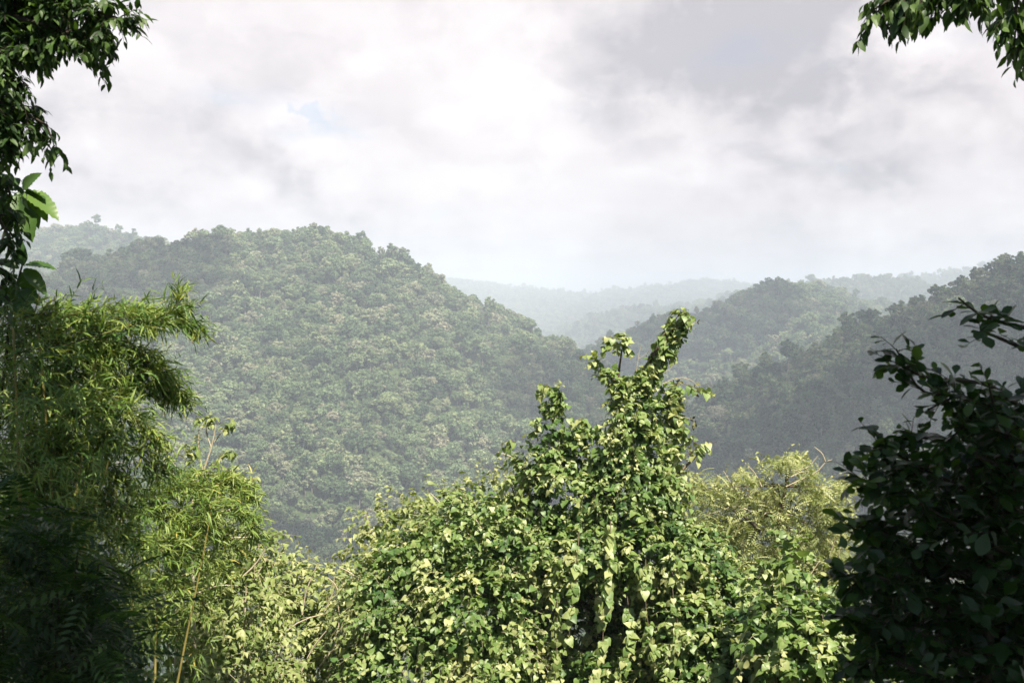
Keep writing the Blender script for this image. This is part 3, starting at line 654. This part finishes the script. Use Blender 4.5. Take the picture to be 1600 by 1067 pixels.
# ---- feathery tree
ft = root(1220, 17, 'feathery_tree', 'pale yellow-green feathery-leaved tree with bare curling twigs, right of the vine tree', 'tree'); l = ft.location
w = Wood(); tk = spline([(l.x, l.y, l.z - .3), P(1200, 960, 17), P(1218, 830, 17), P(1226, 770, 17), P(1236, 725, 17)], 16); w.tubes(tk, .07, .012, 6); w.build('trunk', M_BARK, ft)
L = Leaves(); w = Wood()
FB = [(1232, 722, 38, 14), (1240, 718, 26, 10), (1160, 748, 34, 14), (1145, 780, 40, 18), (1185, 775, 30, 16), (1270, 772, 40, 18), (1210, 770, 24, 14), (1300, 790, 28, 24), (1110, 770, 34, 26), (1150, 820, 60, 30), (1290, 830, 44, 40), (1215, 810, 50, 22), (1300, 880, 34, 50), (1080, 760, 24, 20), (1160, 860, 70, 34), (1240, 870, 60, 40), (1110, 830, 40, 40), (1290, 930, 40, 50), (1200, 910, 70, 34), (1262, 745, 14, 18), (1320, 760, 20, 16)]
for (a, b_, rx, ry) in FB:
    cv = spline([tk[8] if b_ > 760 else tk[12], (tk[10] + P(a, b_, 17)) / 2 + np.array([0, 0, .15]), P(a, b_ + ry * .4, 17)], 8); w.tubes(cv, .018, .006, 4)
    n = int(rx * ry / 10) + 12; pp = P(a + RNG.normal(size=n) * rx * .5, b_ + RNG.normal(size=n) * ry * .5, 17 + RNG.normal(size=n) * .4)
    d = unit(np.stack([RNG.normal(size=n), RNG.normal(size=n) * .6 - .2, RNG.normal(size=n) * .45 - .15], -1)); L.add(FROND, pp, d, np.array([0, 0, 1.]) + rv(n, .5), RNG.uniform(.12, .27, n), RNG.uniform(.1, 1, n))
    k = n // 3; sprigs(L, w, pp[:k], rv(k) + np.array([0, 0, .4]), RNG.uniform(.15, .4, k), 7, MUL, .075, .8, .2, .5, 1., (.2, .9), .003, .4)
w.build('branch', M_BARK, ft); L.build('foliage', M_FERN, ft)
for pts in (((1228, 760), (1250, 750), (1275, 738), (1290, 722), (1300, 718)), ((1236, 745), (1250, 738), (1268, 736)), ((1240, 735), (1262, 730), (1278, 712)), ((1290, 722), (1284, 708), (1272, 698)), ((1175, 800), (1150, 790), (1120, 800), (1090, 806)), ((1300, 900), (1312, 860), (1314, 800)), ((1180, 780), (1150, 765), (1130, 735)), ((1190, 760), (1180, 740), (1168, 727)), ((1296, 868), (1306, 838), (1310, 800)), ((1190, 812), (1200, 800), (1240, 805))):
    stalk(pts, 16.6, .011, M_TWIG, 'bare_twig', ft)
w = Wood(); w.tubes(spline([P(1188, 830, 16.5), P(1165, 808, 16.5), P(1145, 797, 16.5)], 6), .035, .02, 6); w.build('dead_limb', M_DBARK, ft)

# ---- bamboo
def bamboo(name, label, rootpx, D, arches, culms, nsp, leaf=.16, tone=(.05, .8), spread=.55, fill=()):
    th = root(rootpx, D, name, label, 'bamboo', 'bamboo clumps at the left'); l = th.location
    for (px, py, lean) in culms:
        w = Wood(); r0 = np.array([l.x + RNG.normal() * .35, l.y + RNG.normal() * .3, l.z - .3]); tip = P(px, py, D + RNG.normal() * .3)
        cv = spline([r0, r0 * .5 + tip * .5 + np.array([-lean, 0, .2]), tip], 14); w.tubes(cv, .026, .006, 7); w.build('culm', M_CULM, th)
    L = Leaves(); w = Wood()
    for k, (pts, n) in enumerate(arches):
        dd = D + RNG.normal() * .35; cv = spline([P(a, b_, dd + .12 * i) for i, (a, b_) in enumerate(pts)], 14); w.tubes(cv, .006, .002, 4)
        n = int(n * nsp); bp, tg, u = along(cv, n, .02, 1.0); bp = bp + rv(n, .05) * (1.2 - u)[:, None]
        d = unit(tg * .8 + rv(n, .55) + np.array([.22, -.10, .02])); sprigs(L, w, bp, d, RNG.uniform(.10, .26, n), 8, LANCE, leaf, spread, .06, .0, 1.0, tone, .0018, .42, 1.0)
    for (px, py, rx, ry, n) in fill:
        pp = P(px + RNG.normal(size=n) * rx * .5, py + RNG.normal(size=n) * ry * .5, D + .55 + RNG.normal(size=n) * .6)
        sprigs(L, w, pp, unit(np.array([.5, -.25, .0]) + rv(n, .6)), RNG.uniform(.12, .28, n), 8, LANCE, leaf, spread, .1, .05, 1.0, (tone[0], tone[1] * .9), .0016, .32)
    w.build('branch', M_BTWIG, th); L.build('foliage', M_BAMBOO, th); return th
bamboo('bamboo_clump', 'big feathery bamboo clump filling the left edge, its tip reaching over the forest', 30, 7.0,
       [([(60, 540), (160, 505), (240, 495), (300, 510)], 55), ([(100, 540), (200, 510), (262, 490), (285, 462)], 26), ([(40, 520), (120, 490), (190, 486), (240, 500)], 40), ([(-20, 520), (60, 490), (120, 500), (170, 530)], 45),
        ([(40, 600), (150, 560), (230, 570), (275, 610)], 60), ([(60, 640), (160, 600), (230, 605), (285, 630)], 55), ([(80, 560), (170, 540), (220, 560), (250, 590)], 45), ([(0, 560), (90, 540), (150, 560), (200, 600)], 50),
        ([(40, 680), (130, 640), (200, 650), (240, 690)], 50), ([(60, 720), (150, 690), (210, 700), (250, 735)], 45), ([(-20, 640), (60, 610), (120, 630), (170, 680)], 50), ([(0, 740), (90, 700), (150, 720), (200, 760)], 50),
        ([(-30, 800), (60, 760), (130, 770), (190, 800)], 50), ([(0, 860), (80, 810), (150, 820), (230, 850)], 50), ([(-30, 930), (60, 870), (140, 880), (210, 920)], 50), ([(0, 1000), (80, 950), (150, 960), (200, 1000)], 50), ([(-20, 1060), (60, 1010), (130, 1020), (190, 1060)], 50),
        ([(-40, 560), (10, 520), (60, 510), (100, 530)], 40)],
       [(60, 520, .2), (150, 560, .3), (100, 640, .1), (20, 500, .1), (170, 720, .2), (-30, 560, 0), (140, 800, .1)], 2.5, .112, (.08, .80),
       fill=[(60, 600, 120, 70, 600), (60, 720, 130, 80, 700), (60, 840, 150, 90, 800), (60, 980, 160, 110, 900)])
bamboo('bamboo_clump', 'bright sunlit bamboo clump with yellow canes, behind the big dark one', 250, 10.0,
       [([(250, 820), (320, 765), (360, 755), (392, 780)], 60), ([(240, 780), (290, 745), (340, 745), (375, 765)], 55), ([(250, 860), (320, 800), (370, 795), (395, 830)], 60), ([(230, 860), (290, 820), (330, 830), (370, 860)], 55), ([(200, 800), (250, 760), (290, 760), (320, 790)], 55),
        ([(200, 900), (260, 860), (310, 870), (350, 900)], 45), ([(190, 960), (240, 910), (290, 920), (320, 950)], 40), ([(180, 860), (220, 800), (260, 800), (300, 830)], 50), ([(180, 1020), (230, 970), (270, 980), (300, 1010)], 35)],
       [(250, 780, .1), (330, 800, .2), (210, 840, .1)], 2.2, .125, (.25, .84), fill=[(280, 830, 90, 60, 160), (240, 930, 80, 70, 130)])

# ---- dark fronds low in the near corner, added to deepen its shade by leaf colour
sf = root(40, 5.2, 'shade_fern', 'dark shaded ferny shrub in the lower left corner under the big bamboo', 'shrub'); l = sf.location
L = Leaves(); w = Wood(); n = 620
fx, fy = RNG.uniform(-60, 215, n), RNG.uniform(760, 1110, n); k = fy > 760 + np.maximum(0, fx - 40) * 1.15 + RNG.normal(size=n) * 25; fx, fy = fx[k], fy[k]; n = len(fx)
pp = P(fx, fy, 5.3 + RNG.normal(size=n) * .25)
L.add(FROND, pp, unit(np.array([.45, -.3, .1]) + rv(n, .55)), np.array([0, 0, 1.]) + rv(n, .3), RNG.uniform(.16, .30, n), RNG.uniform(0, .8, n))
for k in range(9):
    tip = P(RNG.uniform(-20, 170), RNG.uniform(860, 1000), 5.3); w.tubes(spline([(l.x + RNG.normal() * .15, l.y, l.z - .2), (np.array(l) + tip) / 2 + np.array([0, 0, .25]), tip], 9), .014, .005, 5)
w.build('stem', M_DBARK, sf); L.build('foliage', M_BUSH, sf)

# ---- plants with few big leaves
def big_plant(name, label, rootpx, D, stem, leaves, tone, group='broad-leaved saplings at the left edge'):
    th = root(rootpx, D, name, label, 'plant', group); l = th.location
    w = Wood(); w.tubes(spline([(l.x, l.y, l.z - .2)] + [tuple(P(a, b_, D)) for a, b_ in stem], 14), .013, .006, 6); w.build('stem', M_DBARK, th)
    for (x0, y0, x1, y1, nx, ny, nz) in leaves:
        a, b_ = P(x0, y0, D), P(x1, y1, D - .1 + RNG.normal() * .05); ln = np.linalg.norm(b_ - a); L_ = Leaves()
        L_.add(BIG, a[None], (b_ - a)[None], np.array([[nx, ny, nz]], float), np.array([ln]), np.array([RNG.uniform(*tone)])); L_.build('leaf', M_BROAD, th)
    return th
big_plant('broad_leaved_sapling', 'broad ribbed leaves in a rosette just under the overhanging tree at the left edge', -10, 7.4, [(-30, 700), (-5, 420), (20, 330), (38, 300)],
          [(38, 300, 88, 318, .2, -.5, .9), (40, 300, 75, 298, 0, .3, 1), (36, 296, 48, 270, 0, -.8, .3), (36, 300, 62, 345, .5, -.7, .3), (34, 300, 40, 358, .2, -1, .2), (30, 300, 14, 350, -.2, -1, .3), (28, 298, 2, 292, 0, -.6, .9), (20, 310, -14, 330, 0, -.7, .6), (34, 305, 24, 345, 0, -1, 0), (30, 290, 6, 268, 0, -.7, .6), (44, 305, 72, 330, .6, -.8, .4)], (.0, .6))
big_plant('broad_leaved_sapling', 'dark drooping big-leaved sapling standing out against the far hill at the left edge', 5, 7.3, [(-5, 800), (10, 560), (18, 480), (30, 432), (36, 410)],
          [(36, 415, 30, 378, .2, -.9, .2), (38, 415, 82, 406, .1, -.4, .9), (38, 420, 72, 450, .5, -.7, .4), (32, 425, 55, 468, .3, -1, .2), (30, 420, -5, 400, 0, -.7, .7), (28, 430, 0, 440, 0, -.9, .4), (28, 440, 10, 480, 0, -1, .2), (24, 455, 62, 462, .2, -.6, .7), (22, 460, -10, 455, 0, -.8, .5), (20, 470, 45, 490, .2, -.9, .4), (18, 478, -6, 492, 0, -.9, .4)], (0, .25))
big_plant('broad_leaved_sapling', 'bright green sapling with three big leaves showing above the bamboo tops', 110, 7.6, [(100, 800), (106, 600), (108, 520), (112, 500)],
          [(108, 500, 72, 494, -.1, -.6, .8), (112, 500, 102, 466, -.2, -.8, .3), (114, 500, 130, 476, .2, -.8, .4), (114, 504, 148, 496, .2, -.7, .6), (110, 504, 92, 512, 0, -.8, .5)], (.75, 1.0))

# ---- trees overhanging from outside the frame
def overhang(name, label, trunk_pts, boughs, tmpl, size, tone, mat, D, nsh, slen, nleaf, droop, ldroop, width=1.0, cat='tree', shade_canopy=(), group='dark trees overhanging the view'):
    th = thing(name, label, cat, trunk_pts[0], group); w = Wood(); tk = spline(trunk_pts, 20); w.tubes(tk, .16, .07, 9); w.build('trunk', M_DBARK, th)
    for (pts, n) in boughs:
        bw = Wood(); cv = spline([p if len(p) == 3 and not isinstance(p, tuple) else P(*p) for p in pts], 16); bw.tubes(cv, .030, .006, 5); L_ = Leaves()
        n1 = int(n * .22) + 2; bp, tg, u = along(cv, n1, .12, 1.0); sl = slen * 1.5 * RNG.uniform(.5, 1.1, n1) * (1.15 - .6 * u)     # secondary twigs
        d = unit(tg * .8 + rv(n1, .55) + np.array([0, 0, -.10])); q_ = np.linspace(0, 1, 6)
        sec = bp[:, None] + d[:, None] * (sl[:, None] * q_)[..., None] + np.array([0, 0, -1.]) * (sl[:, None] * droop * q_ ** 2)[..., None]; bw.tubes(sec, .007, .003, 4)
        for s_ in range(n1):
            k_ = max(2, int(n / n1)); b2, t2, u2 = along(sec[s_], k_, .1, 1.0); sprigs(L_, bw, b2, t2 * .8 + rv(k_, .5), slen * RNG.uniform(.5, 1.1, k_), nleaf, tmpl, size, .8, droop, ldroop, 1.0, tone, .0022, .25, width)
        bo = bw.build('bough', M_DBARK, th); L_.build('foliage', mat, bo)
    if len(shade_canopy):  # unseen overhead boughs, added to shade the plants below
        bw = Wood(); L_ = Leaves()
        for (cx, cy, cz, r) in shade_canopy:
            c = np.array([cx, cy, cz]); bw.tubes(spline([tk[-1], (tk[-1] + c) / 2 + np.array([0, 0, .3]), c], 8), .06, .02, 5)
            n = int(150 * r * r); p = c + unit(rv(n)) * r * RNG.uniform(.2, 1, (n, 1)) * np.array([1, 1, .6]); sprigs(L_, None, p, rv(n) + np.array([0, 0, -.2]), .3, 6, tmpl, size * 2.3, .8, .3, .3, 1., tone, 0, .35, width)
        bo = bw.build('bough', M_DBARK, th); L_.build('foliage', mat, bo)
    return th
def over(px, py, D, z, r):               # where an added bough hangs, out of view, to shade a spot
    c = P(px, py, D); c = c + SUN * ((z - c[2]) / SUN[2]); return (c[0], c[1], c[2], r)
lt = (-5.4, 5.2, ground(-5.4, 5.2) - .2)
overhang('overhanging_tree', 'dark tree leaning in at the upper left with boughs of small drooping leaves', [lt, (-5.5, 5.4, -1.5), (-5.2, 5.7, 1.2), (-4.9, 6.0, 3.4)],
         [([(-160, 14, 6.2), (-10, -16, 6.1), (56, -16, 6.0), (116, 4, 5.9), (184, 32, 5.8)], 200), ([(-160, 34, 6.2), (-30, 14, 6.1), (26, 29, 6), (86, 44, 5.9), (134, 66, 5.9)], 200), ([(-150, -26, 6.3), (-10, -51, 6.2), (46, -41, 6), (106, -21, 6)], 180), ([(-110, -46, 6.5), (-14, -6, 6.4), (66, 19, 6.3)], 200),
          ([(-150, 94, 6.2), (-50, 64, 6.1), (-14, 74, 6), (36, 72, 5.9)], 100), ([(-150, 114, 6.2), (-50, 94, 6.1), (-24, 104, 6), (24, 122, 5.9)], 60), ([(-150, 174, 6.2), (-50, 144, 6.1), (-4, 154, 6), (74, 196, 5.9)], 130), ([(-150, 204, 6.2), (-60, 174, 6.1), (-10, 179, 6), (16, 214, 5.9)], 110), ([(-150, 234, 6.2), (-60, 209, 6.1), (-15, 214, 6), (-4, 242, 5.9)], 55), ([(-130, 74, 6.6), (-50, 34, 6.5), (-14, 34, 6.4)], 150), ([(-130, 154, 6.6), (-70, 124, 6.5), (-10, 134, 6.4)], 100), ([(-150, 330, 6.9), (-70, 290, 6.8), (-20, 310, 6.8), (14, 372, 6.7)], 70), ([(-150, 400, 6.9), (-70, 380, 6.8), (-30, 400, 6.8), (2, 452, 6.7)], 60), ([(-150, 280, 6.9), (-80, 240, 6.8), (-30, 250, 6.8), (12, 292, 6.7)], 70)],
         ELLIP, .082, (.05, .9), M_DARK, 6, 1, .15, 7, .28, .35, shade_canopy=[over(x_, y_, d_, z_, .85) for x_, y_, d_, z_ in ((20, 860, 6.6, 3.1), (100, 900, 6.6, 3.2), (20, 950, 6.5, 3.0), (110, 980, 6.6, 3.1), (60, 1050, 6.5, 2.9), (-60, 880, 6.5, 3.0), (20, 850, 5.3, 2.7), (100, 930, 5.3, 2.8), (10, 960, 5.3, 2.6), (120, 1040, 5.3, 2.7), (30, 1060, 5.3, 2.5), (-60, 1000, 5.3, 2.6))])
rt = (6.6, 3.2, ground(6.6, 3.2) - .2)
overhang('overhanging_tree', 'tree at the upper right corner with a leafy bough of hanging pointed leaves', [rt, (6.5, 3.4, 0), (6.2, 3.8, 2.4), (5.8, 4.2, 4.4)],
         [([(1782, -136, 5.9), (1622, -76, 5.9), (1502, -41, 5.8), (1422, -16, 5.8), (1367, 14, 5.8)], 80), ([(1782, -96, 6), (1662, -56, 5.9), (1602, -16, 5.8), (1582, 29, 5.8)], 70), ([(1722, -86, 5.8), (1582, -56, 5.8), (1462, -36, 5.7), (1412, 9, 5.7)], 60), ([(1822, -76, 6), (1722, -36, 5.9), (1642, 4, 5.8), (1610, 54, 5.8)], 50), ([(1762, -106, 6), (1582, -66, 6), (1492, -36, 5.9), (1472, -6, 5.9)], 36)],
         ELLIP, .10, (.1, 1.0), M_DARK, 6, 1, .15, 7, .45, .8, 1.1, shade_canopy=[over(x_, y_, 4.5, z_, .8) for x_, y_, z_ in ((1400, 720, 2.7), (1500, 640, 2.9), (1380, 820, 2.6), (1490, 780, 2.8), (1590, 700, 2.9), (1380, 930, 2.5), (1480, 900, 2.7), (1580, 840, 2.8), (1400, 1040, 2.4), (1500, 1020, 2.6), (1590, 980, 2.7), (1560, 560, 3.0))] + [(5.4, 2.2, 4.2, 1.3), (4.6, 1.0, 4.0, 1.2), (6.0, 3.4, 4.6, 1.4), (3.8, -.2, 4.0, 1.2), (6.8, 1.6, 4.6, 1.4), (5.2, -.2, 4.6, 1.4)])

# ---- dark bush close on the right
rb = root(1560, 4.4, 'dark_bush', 'dark glossy rounded-leaf bush in shade filling the lower right corner', 'bush'); l = rb.location
L = Leaves(); w = Wood()
DBR = 4.4
st = []
for (pts, n) in (([(1640, 900), (1600, 760), (1560, 660), (1545, 600)], 14), ([(1600, 640), (1540, 600), (1450, 590), (1398, 566)], 15), ([(1600, 660), (1500, 620), (1440, 610), (1400, 545)], 10), ([(1640, 520), (1570, 505), (1530, 490), (1498, 466)], 11), ([(1640, 560), (1600, 545), (1540, 520), (1525, 525)], 5),
                 ([(1620, 760), (1500, 700), (1420, 680), (1385, 700)], 20), ([(1620, 820), (1500, 760), (1420, 720), (1370, 690)], 26), ([(1600, 880), (1460, 800), (1380, 760), (1335, 745)], 38), ([(1600, 960), (1460, 870), (1380, 830), (1325, 820)], 38), ([(1600, 1000), (1460, 940), (1370, 900), (1318, 905)], 38), ([(1600, 1060), (1460, 1000), (1370, 960), (1322, 965)], 38), ([(1600, 1130), (1460, 1060), (1380, 1030), (1335, 1050)], 38),
                 ([(1640, 720), (1560, 640), (1500, 620), (1450, 640)], 16), ([(1660, 700), (1580, 680), (1520, 660), (1480, 690)], 30)):
    cv = spline([P(a, b_, DBR + RNG.normal() * .12 - .05 * i) for i, (a, b_) in enumerate(pts)], 12); w.tubes(cv, .012, .004, 5)
    bp, tg, u = along(cv, n, .25, 1.0); sprigs(L, w, bp, tg * .7 + rv(n, .55) + np.array([0, 0, .15]), RNG.uniform(.06, .14, n), 5, OBOV, .082, .8, .1, .05, 1.0, (.1, .95), .0025, .35)
for (px, py, rx, ry, n) in ((1480, 780, 100, 60, 170), (1570, 700, 60, 80, 150), (1470, 900, 120, 70, 240), (1480, 1020, 130, 70, 260), (1580, 850, 60, 140, 220), (1600, 1000, 60, 100, 160)):
    pp = P(px + RNG.uniform(-1, 1, n) * rx, py + RNG.uniform(-1, 1, n) * ry, DBR + .25 + RNG.normal(size=n) * .25); sprigs(L, w, pp, rv(n) + np.array([0, 0, .3]), .12, 5, OBOV, .09, .8, .1, .1, 1., (.0, .6), .002, .35)
for tx in (1640, 1600, 1540):
    w.tubes(spline([(l.x + RNG.normal() * .1, l.y, l.z - .2), P(tx, 1100, DBR), P(tx + 10, 900, DBR), P(tx - 30, 720, DBR)], 10), .025, .012, 6)
w.build('stem', M_DBARK, rb); L.build('foliage', M_BUSH, rb)

# ---- undergrowth covering the near slope
n = 5200
ux = RNG.uniform(-9, 10, n); uy = RNG.uniform(7.5, 24, n); keep = np.abs(ux) < .62 * uy + 1; ux, uy = ux[keep], uy[keep]; uz = hfun(ux, uy); n = len(ux)
L = Leaves(); hgt = RNG.uniform(.3, 2.2, n)
sprigs(L, None, np.stack([ux, uy, uz + hgt], -1), np.array([0, 0, .6]) + rv(n, .6), .45, 6, MUL, .2, .9, .3, .4, 1., (.1, .8), 0, .35)
ug = L.build('undergrowth', M_UNDER, None); ug['kind'] = 'stuff'; ug['label'] = 'tangled leafy undergrowth on the near slope'; ug['category'] = 'undergrowth'
